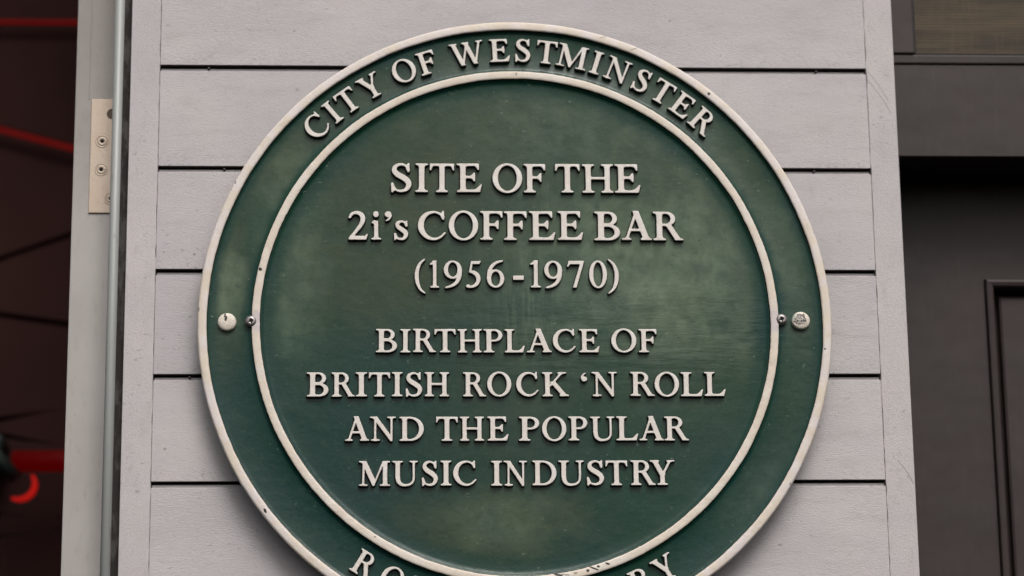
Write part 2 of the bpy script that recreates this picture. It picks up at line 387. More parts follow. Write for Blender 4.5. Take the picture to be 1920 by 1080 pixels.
def glyph(c):
    if c == 'I': return stem(0.2)
    if c == 'T':
        a = stem(0.42, top=False)
        bar = SU(0.06, rect(0.02, 1 - t, 0.82, 1.0), poly([(0.0, 0.76), (0.035, 0.76), (0.12, 0.97), (0.03, 1.0), (0.02, 1.0)]), poly([(0.84, 0.76), (0.805, 0.76), (0.72, 0.97), (0.81, 1.0), (0.82, 1.0)]))
        return CUT(SU(0.08, a, bar))
    if c in 'EF':
        a = stem(0.205)
        top = SU(0.07, rect(0.15, 1 - t, 0.70, 1.0), poly([(0.735, 0.77), (0.70, 0.77), (0.60, 0.965), (0.66, 1.0), (0.725, 1.0)]))
        mid = SU(0.07, rect(0.2, 0.485, 0.57, 0.485 + t), poly([(0.60, 0.37), (0.565, 0.37), (0.50, 0.50), (0.50, 0.60), (0.565, 0.68), (0.60, 0.68)]))
        if c == 'F': return CUT(SU(0.05, a, top, mid))
        bot = SU(0.07, rect(0.15, 0, 0.72, t), poly([(0.76, 0.0), (0.64, 0.0), (0.60, 0.06), (0.79, 0.27), (0.825, 0.26)]))
        return CUT(SU(0.05, a, top, mid, bot))
    if c == 'L':
        bot = SU(0.07, rect(0.15, 0, 0.72, t), poly([(0.76, 0.0), (0.64, 0.0), (0.60, 0.06), (0.80, 0.29), (0.835, 0.28)]))
        return CUT(SU(0.05, stem(0.205), bot))
    if c == 'H': return CUT(SU(0.04, stem(0.205), stem(0.86), rect(0.2, 0.47, 0.86, 0.47 + t)))
    if c == 'O': return SUB(ell(0.5, 0.5, 0.485, 0.52), ell(0.5, 0.5, 0.315, 0.452))
    if c == '0': return SUB(ell(0.33, 0.49, 0.315, 0.505), ell(0.33, 0.49, 0.172, 0.445))
    if c == 'C':
        a = stroke([(0.82, 0.78, 0.05), (0.70, 0.915, 0.065), (0.52, 0.968, 0.072), (0.30, 0.90, 0.12), (0.15, 0.72, 0.165), (0.105, 0.49, 0.185), (0.16, 0.27, 0.165), (0.32, 0.09, 0.12), (0.53, 0.025, 0.082), (0.72, 0.085, 0.068), (0.875, 0.235, 0.055)])
        s = poly([(0.80, 0.70), (0.845, 0.70), (0.845, 1.01), (0.805, 1.01), (0.775, 0.95), (0.76, 0.86)])
        return SU(0.06, a, s)
    if c == 'S':
        a = stroke([(0.545, 0.77, 0.05), (0.48, 0.91, 0.06), (0.32, 0.968, 0.075), (0.165, 0.895, 0.115), (0.125, 0.755, 0.145), (0.22, 0.62, 0.175), (0.40, 0.50, 0.185), (0.535, 0.365, 0.17), (0.555, 0.215, 0.145), (0.47, 0.075, 0.105), (0.30, 0.03, 0.075), (0.15, 0.095, 0.06), (0.065, 0.255, 0.05)])
        s1 = poly([(0.535, 0.69), (0.578, 0.69), (0.585, 1.01), (0.548, 1.01), (0.50, 0.92), (0.50, 0.86)])
        s2 = poly([(0.078, 0.33), (0.035, 0.33), (0.035, -0.02), (0.075, -0.02), (0.125, 0.06), (0.12, 0.14)])
        return SU(0.06, a, s1, s2)
    if c == 's':
        a = stroke([(0.40, 0.50, 0.05), (0.34, 0.605, 0.06), (0.235, 0.64, 0.07), (0.125, 0.58, 0.11), (0.125, 0.47, 0.12), (0.24, 0.37, 0.145), (0.365, 0.27, 0.145), (0.39, 0.15, 0.125), (0.31, 0.04, 0.085), (0.20, 0.028, 0.07), (0.10, 0.075, 0.06), (0.05, 0.19, 0.05)])
        return SU(0.05, a, poly([(0.395, 0.46), (0.43, 0.46), (0.43, 0.67), (0.40, 0.67), (0.37, 0.60)]), poly([(0.055, 0.23), (0.02, 0.23), (0.02, -0.02), (0.05, -0.02), (0.09, 0.05)]))
    if c == 'i':
        a = CUT(SU(0.09, rect(0.13, 0, 0.285, 0.65), serif(0.02, 0.40), poly([(0.13, 0.66), (0.03, 0.60), (0.03, 0.565), (0.15, 0.58)])), 0, 0.68)
        return U(a, ell(0.20, 0.885, 0.105, 0.105))
    if c == "'": return U(ell(0.11, 0.885, 0.105, 0.10), stroke([(0.16, 0.90, 0.10), (0.185, 0.82, 0.08), (0.13, 0.71, 0.055), (0.05, 0.66, 0.035)]))
    if c == '`': return U(ell(0.15, 0.72, 0.105, 0.10), stroke([(0.10, 0.70, 0.10), (0.07, 0.80, 0.08), (0.12, 0.91, 0.055), (0.20, 0.965, 0.035)]))
    if c == 'P':
        b = SUB(U(ell(0.42, 0.735, 0.30, 0.265), rect(0.15, 0.47, 0.42, 1.0)), U(ell(0.40, 0.735, 0.175, 0.195), rect(0.1, 0.54, 0.40, 0.93)))
        return CUT(SU(0.03, stem(0.205), b))
    if c == 'R':
        b = SUB(U(ell(0.42, 0.75, 0.295, 0.25), rect(0.15, 0.50, 0.42, 1.0)), U(ell(0.40, 0.755, 0.17, 0.178), rect(0.1, 0.577, 0.40, 0.933)))
        leg = CUT(SU(0.07, poly([(0.36, 0.60), (0.55, 0.60), (0.885, 0.03), (0.885, 0.0), (0.72, 0.0)]), serif(0.72, 0.965)), 0, 0.56)
        return CUT(SU(0.02, stem(0.205), b, leg))
    if c == 'B':
        b1 = SUB(U(ell(0.42, 0.755, 0.265, 0.245), rect(0.15, 0.51, 0.42, 1.0)), U(ell(0.40, 0.762, 0.148, 0.172), rect(0.1, 0.59, 0.40, 0.934)))
        b2 = SUB(U(ell(0.44, 0.275, 0.33, 0.275), rect(0.15, 0.0, 0.44, 0.55)), U(ell(0.41, 0.273, 0.20, 0.203), rect(0.1, 0.07, 0.41, 0.476)))
        return CUT(SU(0.02, stem(0.205), b1, b2))
    if c == 'D':
        b = SUB(U(np.maximum(ell(0.42, 0.5, 0.53, 0.5), 0.15 - X), rect(0.15, 0.0, 0.42, 1.0)), U(ell(0.40, 0.5, 0.375, 0.43), rect(0.1, 0.07, 0.40, 0.93)))
        return CUT(SU(0.02, stem(0.205), b))
    if c == 'A':
        th = diag(0.155, 0, 0.50, 0.985, 0.085); tk = diag(0.855, 0, 0.475, 1.02, 0.205)
        a = SU(0.03, th, tk, rect(0.27, 0.31, 0.68, 0.31 + t))
        return np.maximum(SU(0.09, a, serif(0.0, 0.32), serif(0.655, 1.02)), -Y)
    if c == 'Y':
        a = SU(0.07, diag(0.46, 0.42, 0.17, 1.0, 0.19), diag(0.50, 0.42, 0.79, 1.0, 0.085), rect(0.395, 0, 0.56, 0.47))
        return CUT(SU(0.09, a, serif(0.0, 0.36, True), serif(0.65, 0.95, True), serif(0.28, 0.68)))
    if c == 'N':
        a = U(rect(0.165, 0, 0.235, 0.98), rect(0.80, 0.0, 0.87, 1.0), poly([(0.08, 1.0), (0.27, 1.0), (0.87, 0.13), (0.87, -0.02), (0.80, -0.02)]))
        return np.maximum(SU(0.08, a, serif(0.0, 0.25, True), serif(0.67, 1.0, True), serif(0.03, 0.38)), Y - 1.0)
    if c == 'M':
        a = U(diag(0.19, 0, 0.22, 1.0, 0.07), rect(0.99, 0, 1.155, 1.0), poly([(0.12, 1.0), (0.32, 1.0), (0.685, 0.22), (0.62, 0.0), (0.57, 0.0)]), poly([(1.06, 1.0), (0.98, 1.0), (0.575, 0.0), (0.635, 0.0), (0.66, 0.08)]))
        return CUT(SU(0.07, a, serif(0.03, 0.26, True), serif(1.02, 1.26, True), serif(0.03, 0.37), serif(0.87, 1.27)))
    if c == 'W':
        a = U(diag(0.47, 0.0, 0.16, 1.0, 0.17), diag(0.46, 0.0, 0.72, 0.92, 0.075), diag(0.99, 0.0, 0.68, 1.0, 0.17), diag(0.98, 0.0, 1.26, 1.0, 0.078))
        a = np.maximum(a, -Y - 0.0)
        return np.maximum(SU(0.07, a, serif(0.0, 0.33, True), serif(0.53, 0.82, True), serif(1.13, 1.40, True)), Y - 1.0)
    if c == 'U':
        a = stroke([(0.205, 0.96, T), (0.205, 0.60, T), (0.205, 0.34, T), (0.25, 0.15, 0.15), (0.37, 0.045, 0.11), (0.53, 0.022, 0.082), (0.70, 0.06, 0.078), (0.815, 0.18, 0.075), (0.845, 0.36, 0.075), (0.845, 0.60, 0.075), (0.845, 0.96, 0.075)])
        a = np.maximum(U(a, rect(0.12, 0.5, 0.29, 1.0), rect(0.808, 0.5, 0.882, 1.0)), Y - 1.0)
        return np.maximum(SU(0.09, a, serif(0.0, 0.41, True), serif(0.69, 1.0, True)), Y - 1.0)
    if c == 'K':
        th = diag(0.30, 0.42, 0.80, 1.0, 0.095); leg = diag(0.90, 0, 0.42, 0.60, 0.21)
        return CUT(SU(0.05, stem(0.205), SU(0.09, th, serif(0.62, 0.96, True)), SU(0.08, leg, serif(0.70, 1.05))))
    if c == '1': return CUT(SU(0.08, rect(0.16, 0, 0.315, 0.99), serif(0.03, 0.45), poly([(0.0, 0.86), (0.02, 0.82), (0.20, 0.87), (0.30, 0.98), (0.22, 0.99)])), 0, 0.985)
    if c == '2':
        a = stroke([(0.055, 0.78, 0.075), (0.14, 0.905, 0.09), (0.30, 0.945, 0.11), (0.45, 0.86, 0.145), (0.49, 0.70, 0.15), (0.42, 0.51, 0.125), (0.27, 0.30, 0.10), (0.10, 0.085, 0.09)])
        return np.maximum(SU(0.05, a, poly([(0.02, 0.0), (0.60, 0.0), (0.655, 0.19), (0.62, 0.20), (0.56, 0.125), (0.13, 0.125), (0.02, 0.05)])), -Y)
    if c == '5':
        a = stroke([(0.16, 0.58, 0.06), (0.30, 0.56, 0.12), (0.44, 0.47, 0.15), (0.50, 0.32, 0.155), (0.44, 0.15, 0.125), (0.28, 0.045, 0.09), (0.07, 0.035, 0.07)])
        return U(a, ell(0.09, 0.055, 0.075, 0.06), poly([(0.13, 0.55), (0.21, 0.545), (0.265, 0.86), (0.54, 0.86), (0.60, 0.985), (0.575, 0.985), (0.53, 0.965), (0.215, 0.965)]))
    if c in '69':
        ring = SUB(ell(0.335, 0.32, 0.315, 0.33), ell(0.335, 0.315, 0.172, 0.265))
        tail = stroke([(0.085, 0.34, 0.13), (0.10, 0.55, 0.135), (0.19, 0.76, 0.12), (0.36, 0.90, 0.09), (0.58, 0.965, 0.055)])
        g = SU(0.03, ring, tail)
        if c == '6': return g
        return None
    if c == '7': return CUT(U(poly([(0.02, 0.76), (0.055, 0.75), (0.12, 0.855), (0.48, 0.855), (0.22, 0.0), (0.335, 0.0), (0.615, 0.94), (0.615, 0.975), (0.08, 0.975)])), 0, 0.99)
    if c == '-': return rect(0.0, 0.30, 0.40, 0.42) - 0.015
    if c == '(': return stroke([(0.36, 1.02, 0.045), (0.20, 0.86, 0.085), (0.11, 0.62, 0.12), (0.09, 0.40, 0.13), (0.12, 0.16, 0.115), (0.21, -0.06, 0.08), (0.36, -0.20, 0.045)])
    if c == ')': return stroke([(0.05, 1.02, 0.045), (0.21, 0.86, 0.085), (0.30, 0.62, 0.12), (0.32, 0.40, 0.13), (0.29, 0.16, 0.115), (0.20, -0.06, 0.08), (0.05, -0.20, 0.045)])
    raise ValueError(c)

def contours(s):
    b = s < 0; segs = {}
    ny, nx = s.shape
    code = b[:-1, :-1] * 1 + b[:-1, 1:] * 2 + b[1:, 1:] * 4 + b[1:, :-1] * 8
    ys, xs = np.nonzero((code > 0) & (code < 15))
    # edges 0 bottom,1 right,2 top,3 left ; inside kept on the left
    TB = {1: [(0, 3)], 2: [(1, 0)], 3: [(1, 3)], 4: [(2, 1)], 5: [(0, 3), (2, 1)], 6: [(2, 0)], 7: [(2, 3)], 8: [(3, 2)], 9: [(0, 2)], 10: [(1, 0), (3, 2)], 11: [(1, 2)], 12: [(3, 1)], 13: [(0, 1)], 14: [(3, 0)]}
    def key(i, j, e): return (('h', i, j), ('v', i + 1, j), ('h', i, j + 1), ('v', i, j))[e]
    for j, i in zip(ys.tolist(), xs.tolist()):
        for a, c in TB[int(code[j, i])]: segs[key(i, j, a)] = key(i, j, c)
    def pos(k):
        o, i, j = k
        if o == 'h':
            a, c = s[j, i], s[j, i + 1]; return (i + a / (a - c), j)
        a, c = s[j, i], s[j + 1, i]; return (i, j + a / (a - c))
    out = []
    while segs:
        st = next(iter(segs)); k = st; loop = []
        while k in segs:
            loop.append(pos(k)); k = segs.pop(k)
        if len(loop) > 8: out.append(np.array(loop))
    return out
def rdp(P, tol):
    def rec(a, b):
        if b <= a + 1: return []
        p, q = P[a], P[b]; d = q - p; L = math.hypot(*d) or 1e-9
        v = P[a + 1:b] - p; dist = np.abs(v[:, 0] * d[1] - v[:, 1] * d[0]) / L
        i = int(dist.argmax())
        if dist[i] < tol: return []
        i += a + 1
        return rec(a, i) + [i] + rec(i, b)
    h = int(np.hypot(*(P - P[0]).T).argmax()); n = len(P)
    P = np.vstack([P, P[:1]])
    idx = [0] + rec(0, h) + [h] + rec(h, n)
    return P[idx[:-1]] if idx[-1] == n else P[idx]

GC = {}
def outline(c):
    if c in GC: return GC[c]
    src = '6' if c == '9' else c
    s = glyph(src)
    k = np.array([1, 2, 1]) / 4.0
    for _ in range(3):                                # soften corners as a sand casting does
        s = np.apply_along_axis(lambda v: np.convolve(v, k, 'same'), 0, s); s = np.apply_along_axis(lambda v: np.convolve(v, k, 'same'), 1, s)
    s[0, :] = s[-1, :] = 1; s[:, 0] = s[:, -1] = 1
    dy, dx = np.gradient(s); L = np.hypot(dx, dy) + 1e-9; dx /= L; dy /= L
    res = []
    for loop in contours(s):
        p = rdp(loop, 0.22)
        ii = np.clip(np.round(p).astype(int), 0, [len(gx) - 1, len(gy) - 1])
        nrm = np.stack([dx[ii[:, 1], ii[:, 0]], dy[ii[:, 1], ii[:, 0]]], 1)
        pt = np.stack([p[:, 0] / G + PX0, p[:, 1] / G + PY0], 1)
        if c == '9': pt = np.stack([0.65 - pt[:, 0], 0.97 - pt[:, 1]], 1); nrm = -nrm
        res.append((pt, nrm))
    x0 = min(p[:, 0].min() for p, _ in res); x1 = max(p[:, 0].max() for p, _ in res)
    res = [(p - [x0, 0], n) for p, n in res]
    GC[c] = (res, x1 - x0)
    return GC[c]

H_REL = 0.0034                                        # height of the relief
Y_FACE, Y_GROUND = -0.0220, -0.0180
def letter(c, parent, cx, cz, rot, sx, sz, wdt):
    """c centred on cx,cz of the plaque; sx, sz metres per unit; rot about the plaque normal"""
    res, wd = outline(c)
    me = bpy.data.meshes.new('letter'); V = []; F = []; MI = []
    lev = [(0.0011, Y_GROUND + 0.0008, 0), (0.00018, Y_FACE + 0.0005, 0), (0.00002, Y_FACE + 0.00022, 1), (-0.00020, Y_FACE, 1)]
    tops = []
    for p, n in res:
        m = len(p); base = len(V)
        for off, y, _ in lev:
            for (px, py), (nx, ny) in zip(p, n):
                V.append(((px - wd / 2) * sx + nx * off, y, (py - 0.5) * sz + ny * off))
        for a in range(len(lev) - 1):
            for i in range(m):
                k = (i + 1) % m
                F.append((base + a * m + i, base + a * m + k, base + (a + 1) * m + k, base + (a + 1) * m + i)); MI.append(lev[a + 1][2])
        t0 = base + (len(lev) - 1) * m
        tops.append((np.array([(V[t0 + i][0], V[t0 + i][2]) for i in range(m)]), list(range(t0, t0 + m))))
    def inside(pt, P):
        q = np.roll(P, 1, 0); c1 = (P[:, 1] > pt[1]) != (q[:, 1] > pt[1])
        xx = (q[:, 0] - P[:, 0]) * (pt[1] - P[:, 1]) / (q[:, 1] - P[:, 1] + 1e-15) + P[:, 0]
        return int((c1 & (pt[0] < xx)).sum()) % 2 == 1
    depth = [sum(inside(P[0], Q) for k, (Q, _) in enumerate(tops) if k != j) for j, (P, _) in enumerate(tops)]
    for j, (P, ix) in enumerate(tops):
        if depth[j]: continue
        grp = [(P, ix)] + [tops[k] for k in range(len(tops)) if depth[k] == 1 and inside(tops[k][0][0], P)]
        flat = [i for _, x in grp for i in x]
        for tri in geometry.tessellate_polygon([[Vector((a, b, 0)) for a, b in Q] for Q, _ in grp]):
            F.append(tuple(flat[i] for i in tri)); MI.append(1)
    me.from_pydata(V, [], F); me.materials.append(mat_edge); me.materials.append(mat_letter)
    me.polygons.foreach_set('material_index', MI)
    bm = bmesh.new(); bm.from_mesh(me); bmesh.ops.recalc_face_normals(bm, faces=bm.faces); bm.to_mesh(me); bm.free()
    name = 'digit' if c.isdigit() else ('letter' if c.isalpha() else {'(': 'bracket', ')': 'bracket', '-': 'dash'}.get(c, 'apostrophe'))
    me.name = name
    o = bpy.data.objects.new(name, me); COL.objects.link(o); o.parent = parent
    o.location = (cx, 0, cz); o.rotation_euler = (0, rot, 0)
    return o

# ------------------------------------------------------------------ panelled wall
wall = thing('panelled_wall', 'lilac white painted timber wall of wide horizontal boards behind the round plaque', 'wall')
m = M('groove_shade_wood', 0.9, 0.1); mat_groove_shade = m.done(m.mix(m.noise(200, 3, 0.6, (0.1, 1, 1)), (0.075, 0.060, 0.054), (0.150, 0.122, 0.110)))  # bare wood, darkened to put the grooves' shade into its colour
Z0, PITCH = 0.2150, 0.08391
XL, XR = -0.2799, 0.2859
GAP = 0.0019
for k in range(-3, 9):
    zt = Z0 + PITCH - PITCH * k - GAP + 0.0; zb = Z0 - PITCH * k
    bm = bmesh.new()
    dy = random.uniform(-0.0002, 0.0002)
    box(bm, XL + 0.0001, XR - 0.0001, dy, 0.016, zb, zt - 0.0030, 0.0003, 1)
    box(bm, XL + 0.0005, XR - 0.0005, 0.0034, 0.0158, zt - 0.0036, zt, 0.0005, 1)   # shallow rebate along the top edge
    o = obj('board', bm, mat_board, wall); o.data.materials.append(mat_groove_shade)
    for p in o.data.polygons:                       # groove shade is put into the colour of these long edges
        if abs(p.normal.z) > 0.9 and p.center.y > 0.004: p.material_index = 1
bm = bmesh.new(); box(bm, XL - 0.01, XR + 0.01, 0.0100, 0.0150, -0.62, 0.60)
obj('backing_board', bm, mat_groove_shade, wall)
for k, xn in ((0, -0.2415), (0, 0.2455), (1, -0.2280), (1, 0.2405), (3, -0.2520)):
    bm = lathe([(0, -0.0005), (0.0007, -0.0004), (0.0010, 0.0003), (0.0011, 0.004)], 7)
    obj('nail', bm, mat_groove_shade, wall, (xn, 0.0010, Z0 - PITCH * k - 0.0022), smooth=True)
def stile(x0f, x1f, jl, jr, seed):
    """upright board; side edges wander a little, like filled and repainted joints"""
    bm = bmesh.new(); zs = np.linspace(-0.62, 0.60, 305); rows = []
    for z in zs:
        a = x0f + (jl * (mnoise.noise((seed, 0, z * 90)) + 0.7 * mnoise.noise((seed, 5, z * 400))) if jl else 0)
        b = x1f + (jr * (mnoise.noise((seed + 9, 0, z * 90)) + 0.7 * mnoise.noise((seed, 9, z * 400))) if jr else 0)
        pts = [(a, 0.030), (a, 0.0002), (a + 0.0003, -0.0003), (b - 0.0003, -0.0003), (b, 0.0002), (b, 0.030)]
        rows.append([bm.verts.new((x, y, z)) for x, y in pts])
    for A, B in zip(rows, rows[1:]):
        for i in range(5): bm.faces.new((A[i], A[i+1], B[i+1], B[i]))
    bm.faces.new(rows[0]); bm.faces.new(rows[-1][::-1])
    return bm
obj('stile', stile(-0.3031, XL - 0.0001, 0, 0.00050, 2.0), mat_stile, wall)
obj('stile', stile(XR + 0.0001, 0.3088, 0.00055, 0, 5.0), mat_stile, wall)

# ------------------------------------------------------------------ round plaque
plaque = thing('round_plaque', 'round green cast plaque with raised cream lettering and two cream rings on the white boards', 'plaque')
R0, R1, R2, R3 = 0.2450, 0.23845, 0.20393, 0.19737
def wob(amp, f, seed):
    return lambda a: amp * (mnoise.noise((math.cos(a) * f, math.sin(a) * f, seed)) + 0.5 * mnoise.noise((math.cos(a) * f * 4, math.sin(a) * f * 4, seed + 3)))
# body: one casting, from its back edge over the sunk band and the sunk centre
g = Y_GROUND
prof = [(0, g - 0.0006), (0.04, g - 0.0006), (0.10, g - 0.0004), (0.15, g - 0.0002), (0.185, g), (0.1925, g - 0.0001), (0.1945, g - 0.0004), (0.1958, g - 0.0009), (0.1966, g - 0.0016), (0.1980, g - 0.0016),
        (0.2030, g - 0.0016), (0.2046, g - 0.0012), (0.2056, g - 0.0005), (0.2075, g), (0.235, g), (0.2368, g - 0.0004), (0.2378, g - 0.0010), (0.2395, g - 0.0014), (0.2444, g - 0.0014),
        (0.2447, g + 0.0040), (0.2440, -0.0105), (0.2400, -0.0098), (0, -0.0098)]
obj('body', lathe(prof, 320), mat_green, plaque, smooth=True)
bm = lathe([(0, -0.0100), (0.206, -0.0100), (0.206, -0.0005), (0, -0.0005)], 96)
obj('mounting_block', bm, mat_edge, plaque)
def band(ri, ro, seed, n=720):
    wi, wo = wob(0.0003, 7, seed), wob(0.0003, 7, seed + 7); fi, fo = wob(0.00014, 60, seed + 1), wob(0.00014, 60, seed + 8)
    ri += 0.0003; ro -= 0.0003
    prof = [(ri - 0.0010, g - 0.0006), (ri - 0.0001, Y_FACE + 0.0009), (ri, Y_FACE + 0.0004), (ri + 0.0006, Y_FACE), (ri + 0.0012, Y_FACE - 0.00012),
            (ro - 0.0012, Y_FACE - 0.00012), (ro - 0.0006, Y_FACE), (ro, Y_FACE + 0.0004), (ro + 0.0001, Y_FACE + 0.0009), (ro + 0.0010, g - 0.0006)]
    half = len(prof) // 2
    def jit(j, a): return ((wi(a) + fi(a)) if j < half else (wo(a) + fo(a)), 0)
    return lathe(prof, n, jit, lambda a_: 0 if a_ in (0, 8) else 1)
def ring_obj(name, bm, m1, m2):
    me = bpy.data.meshes.new(name); bmesh.ops.recalc_face_normals(bm, faces=bm.faces); bm.to_mesh(me); bm.free()
    for p in me.polygons: p.use_smooth = True
    me.materials.append(m1); me.materials.append(m2)
    me.set_sharp_from_angle(angle=R(40))
    o = bpy.data.objects.new(name, me); COL.objects.link(o); o.parent = plaque
    return o
ring_obj('inner_ring', band(R3, R2, 1.0), mat_edge, mat_ring)
# outer rim: its outer flank runs back over the body's edge
def rim():
    wi, wo = wob(0.0003, 7, 4.0), wob(0.0003, 7, 5.0); fi = wob(0.00014, 60, 4.5)
    prof = [(R1 - 0.0007, g - 0.0006), (R1 - 0.0002, Y_FACE + 0.0009), (R1, Y_FACE + 0.0005), (R1 + 0.0006, Y_FACE), (R1 + 0.0012, Y_FACE - 0.00012),
            (R0 - 0.0014, Y_FACE - 0.00012), (R0 - 0.0007, Y_FACE + 0.0001), (R0 - 0.0001, Y_FACE + 0.0007), (R0 + 0.0003, Y_FACE + 0.0018), (R0 + 0.0002, -0.0125), (R0 - 0.0008, -0.0118)]
    def jit(j, a): return ((wi(a) + fi(a)) if j < 5 else wo(a), 0)
    return lathe(prof, 720, jit, lambda a_: 0 if a_ in (0, 8, 9) else 1)
ring_obj('outer_rim', rim(), mat_edge, mat_rim)

LINES = [
 ('SITEOFTHE', 103.5, 127.2, [-97.0, -80.9, -77.7, -68.0, -66.6, -47.5, -45.4, -25.8, -17.4, 5.9, 6.9, 23.9, 31.6, 51.0, 53.1, 77.4, 78.5, 98.6]),
 ("2i'sCOFFEEBAR", 64.9, 88.5, [-129.9, -114.9, -112.2, -104.6, -101.8, -96.3, -94.6, -83.5, -75.9, -54.2, -51.9, -28.9, -27.5, -10.0, -9.0, 8.8, 10.8, 31.1, 33.0, 52.8, 61.6, 81.8, 83.1, 106.5, 107.8, 131.4]),
 ('(1956-1970)', 26.6, 49.1, [-78.5, -70.3, -66.7, -59.6, -56.0, -41.8, -38.9, -27.4, -22.7, -9.1, -2.4, 6.0, 11.1, 19.4, 22.0, 36.0, 39.9, 53.1, 56.9, 70.9, 71.6, 80.1]),
 ('BIRTHPLACEOF', -24.8, -6.0, [-108.6, -92.3, -89.7, -82.0, -80.1, -62.3, -63.5, -47.1, -45.6, -27.0, -25.7, -11.0, -9.4, 6.1, 7.5, 26.9, 27.7, 45.3, 48.2, 63.9, 73.1, 92.6, 94.3, 108.3]),
 ('BRITISHROCK`NROLL', -59.4, -40.1, [-161.1, -144.6, -142.3, -124.7, -124.0, -115.3, -113.9, -97.6, -96.3, -88.2, -85.7, -73.1, -71.2, -52.5, -41.7, -24.0, -23.3, -4.8, -1.0, 16.1, 19.1, 39.5, 49.0, 53.9, 57.1, 76.7, 86.9, 105.6, 105.8, 124.7, 126.0, 143.3, 144.2, 160.6]),
 ('ANDTHEPOPULAR', -94.0, -74.9, [-132.0, -113.8, -113.0, -93.3, -90.6, -72.0, -62.7, -46.0, -44.5, -26.0, -23.4, -7.4, 0.8, 16.4, 18.4, 37.0, 38.6, 53.1, 55.5, 74.0, 75.3, 92.1, 92.9, 111.8, 112.3, 131.1]),
 ('MUSICINDUSTRY', -128.6, -109.1, [-121.2, -97.6, -95.8, -76.6, -73.7, -61.5, -59.3, -51.1, -49.8, -32.1, -20.8, -12.5, -11.2, 6.6, 10.6, 29.0, 30.5, 49.9, 52.0, 65.2, 66.4, 83.2, 85.7, 104.7, 100.4, 119.3])]
for s, zb, zt, xs in LINES:
    # nominal cap height trimmed by the softness the photograph adds
    zt -= 0.15; zb += 0.35
    sz = (zt - zb) / 1000
    for i, c in enumerate(s):
        a, b = xs[2 * i], xs[2 * i + 1]
        wd = outline(c)[1]
        sx = (b - a - 0.25) / 1000 / wd
        if c in "'`-i": sx = min(sx, sz * 1.12)
        letter(c, plaque, (a + b) / 2000 + random.uniform(-1, 1) * 0.0001, (zt + zb) / 2000 + random.uniform(-1, 1) * 0.00015, R(random.uniform(-0.4, 0.4)), sx, sz, wd)
ARC = [('C', -44.62), ('I', -40.19), ('T', -36.22), ('Y', -30.6), ('O', -23.03), ('F', -18.01), ('W', -9.5), ('E', -2.8), ('S', 1.99), ('T', 6.9), ('M', 12.28), ('I', 17.37), ('N', 21.94), ('S', 27.43), ('T', 32.3), ('E', 37.23), ('R', 42.65)]
for c, ang in ARC:
    a = R(ang); wd = outline(c)[1]
    k = 0.0188
    letter(c, plaque, 0.2213 * math.sin(a), 0.2213 * math.cos(a), a, k * 1.02, k, wd)
for c, ang in [('R', -148.29), ('O', -154.3), ('B', -160.0), ('R', 155.3), ('Y', 150.13)]:
    a = R(ang); wd = outline(c)[1]; k = 0.0185
    letter(c, plaque, 0.2213 * math.sin(a), 0.2213 * math.cos(a), a + math.pi, k * 0.97, k, wd)

# fixings
def make_cap_mat(worn):
    m = M('worn_cream_cap' if worn else 'cream_cap', 0.5, 0.5)
    c = m.mix(m.ramp(m.noise(500, 3), 0.4, 0.7), (0.70, 0.64, 0.55), (0.58, 0.50, 0.42))
    mt = 0.0
    if worn:
        k = m.blob((-0.0004, 0.0004), (0.0042, 0.0046), 0.75, 330, 0.16)
        k2 = m.blob((-0.0072, 0.003), (0.003, 0.003), 0.6, 300, 0.5)
        c = m.mix(m.math('MULTIPLY', k2, 0.6), c, (0.20, 0.30, 0.25))
        met = m.mix(m.ramp(m.noise(700, 3, 0.6, loc=(3, 3, 1)), 0.42, 0.58), (0.05, 0.035, 0.028), (0.48, 0.44, 0.40))
        c = m.mix(k, c, met)
        m.bump(m.math('MULTIPLY', k, -1.0), 1.0, 0.0008)
    else:
        k = m.mx(m.blob((-0.0016, 0.0050), (0.0005, 0.0018), 0.3, 500, 0.25, R(-12)), m.blob((-0.0009, 0.0022), (0.0009, 0.0019), 0.3, 500, 0.25, R(-10)))
        c = m.mix(k, c, (0.03, 0.022, 0.016)); m.bump(m.math('MULTIPLY', k, -1.0), 1.0, 0.0008)
    m.bump(m.noise(600, 3), 0.3, 0.0005)
    return m.done(c)
def cap(cx, cz, m, label):
    prof = [(0, -0.0046), (0.0035, -0.0045), (0.0058, -0.0041), (0.0068, -0.0034), (0.0071, -0.0025), (0.0071, 0.0)]
    o = obj('screw_cap', lathe(prof, 48), m, plaque, (cx, Y_GROUND, cz), smooth=True); o['label'] = label
cap(-0.2227, -0.0003, make_cap_mat(False), 'cream painted cap with a short crack near its top, left of the plaque')
cap(0.2213, 0.0010, make_cap_mat(True), 'cream cap with its paint worn through to bare metal')
mm = M('dull_steel', 0.42, 0.5, 0.85)
mm.bump(mm.noise(700, 3), 0.4, 0.0004)
mat_steel = mm.done(mm.mix(mm.noise(900, 3), (0.20, 0.18, 0.17), (0.42, 0.39, 0.38)))
mm = M('dark_recess', 0.8, 0.2); mat_dark = mm.done((0.012, 0.010, 0.009))
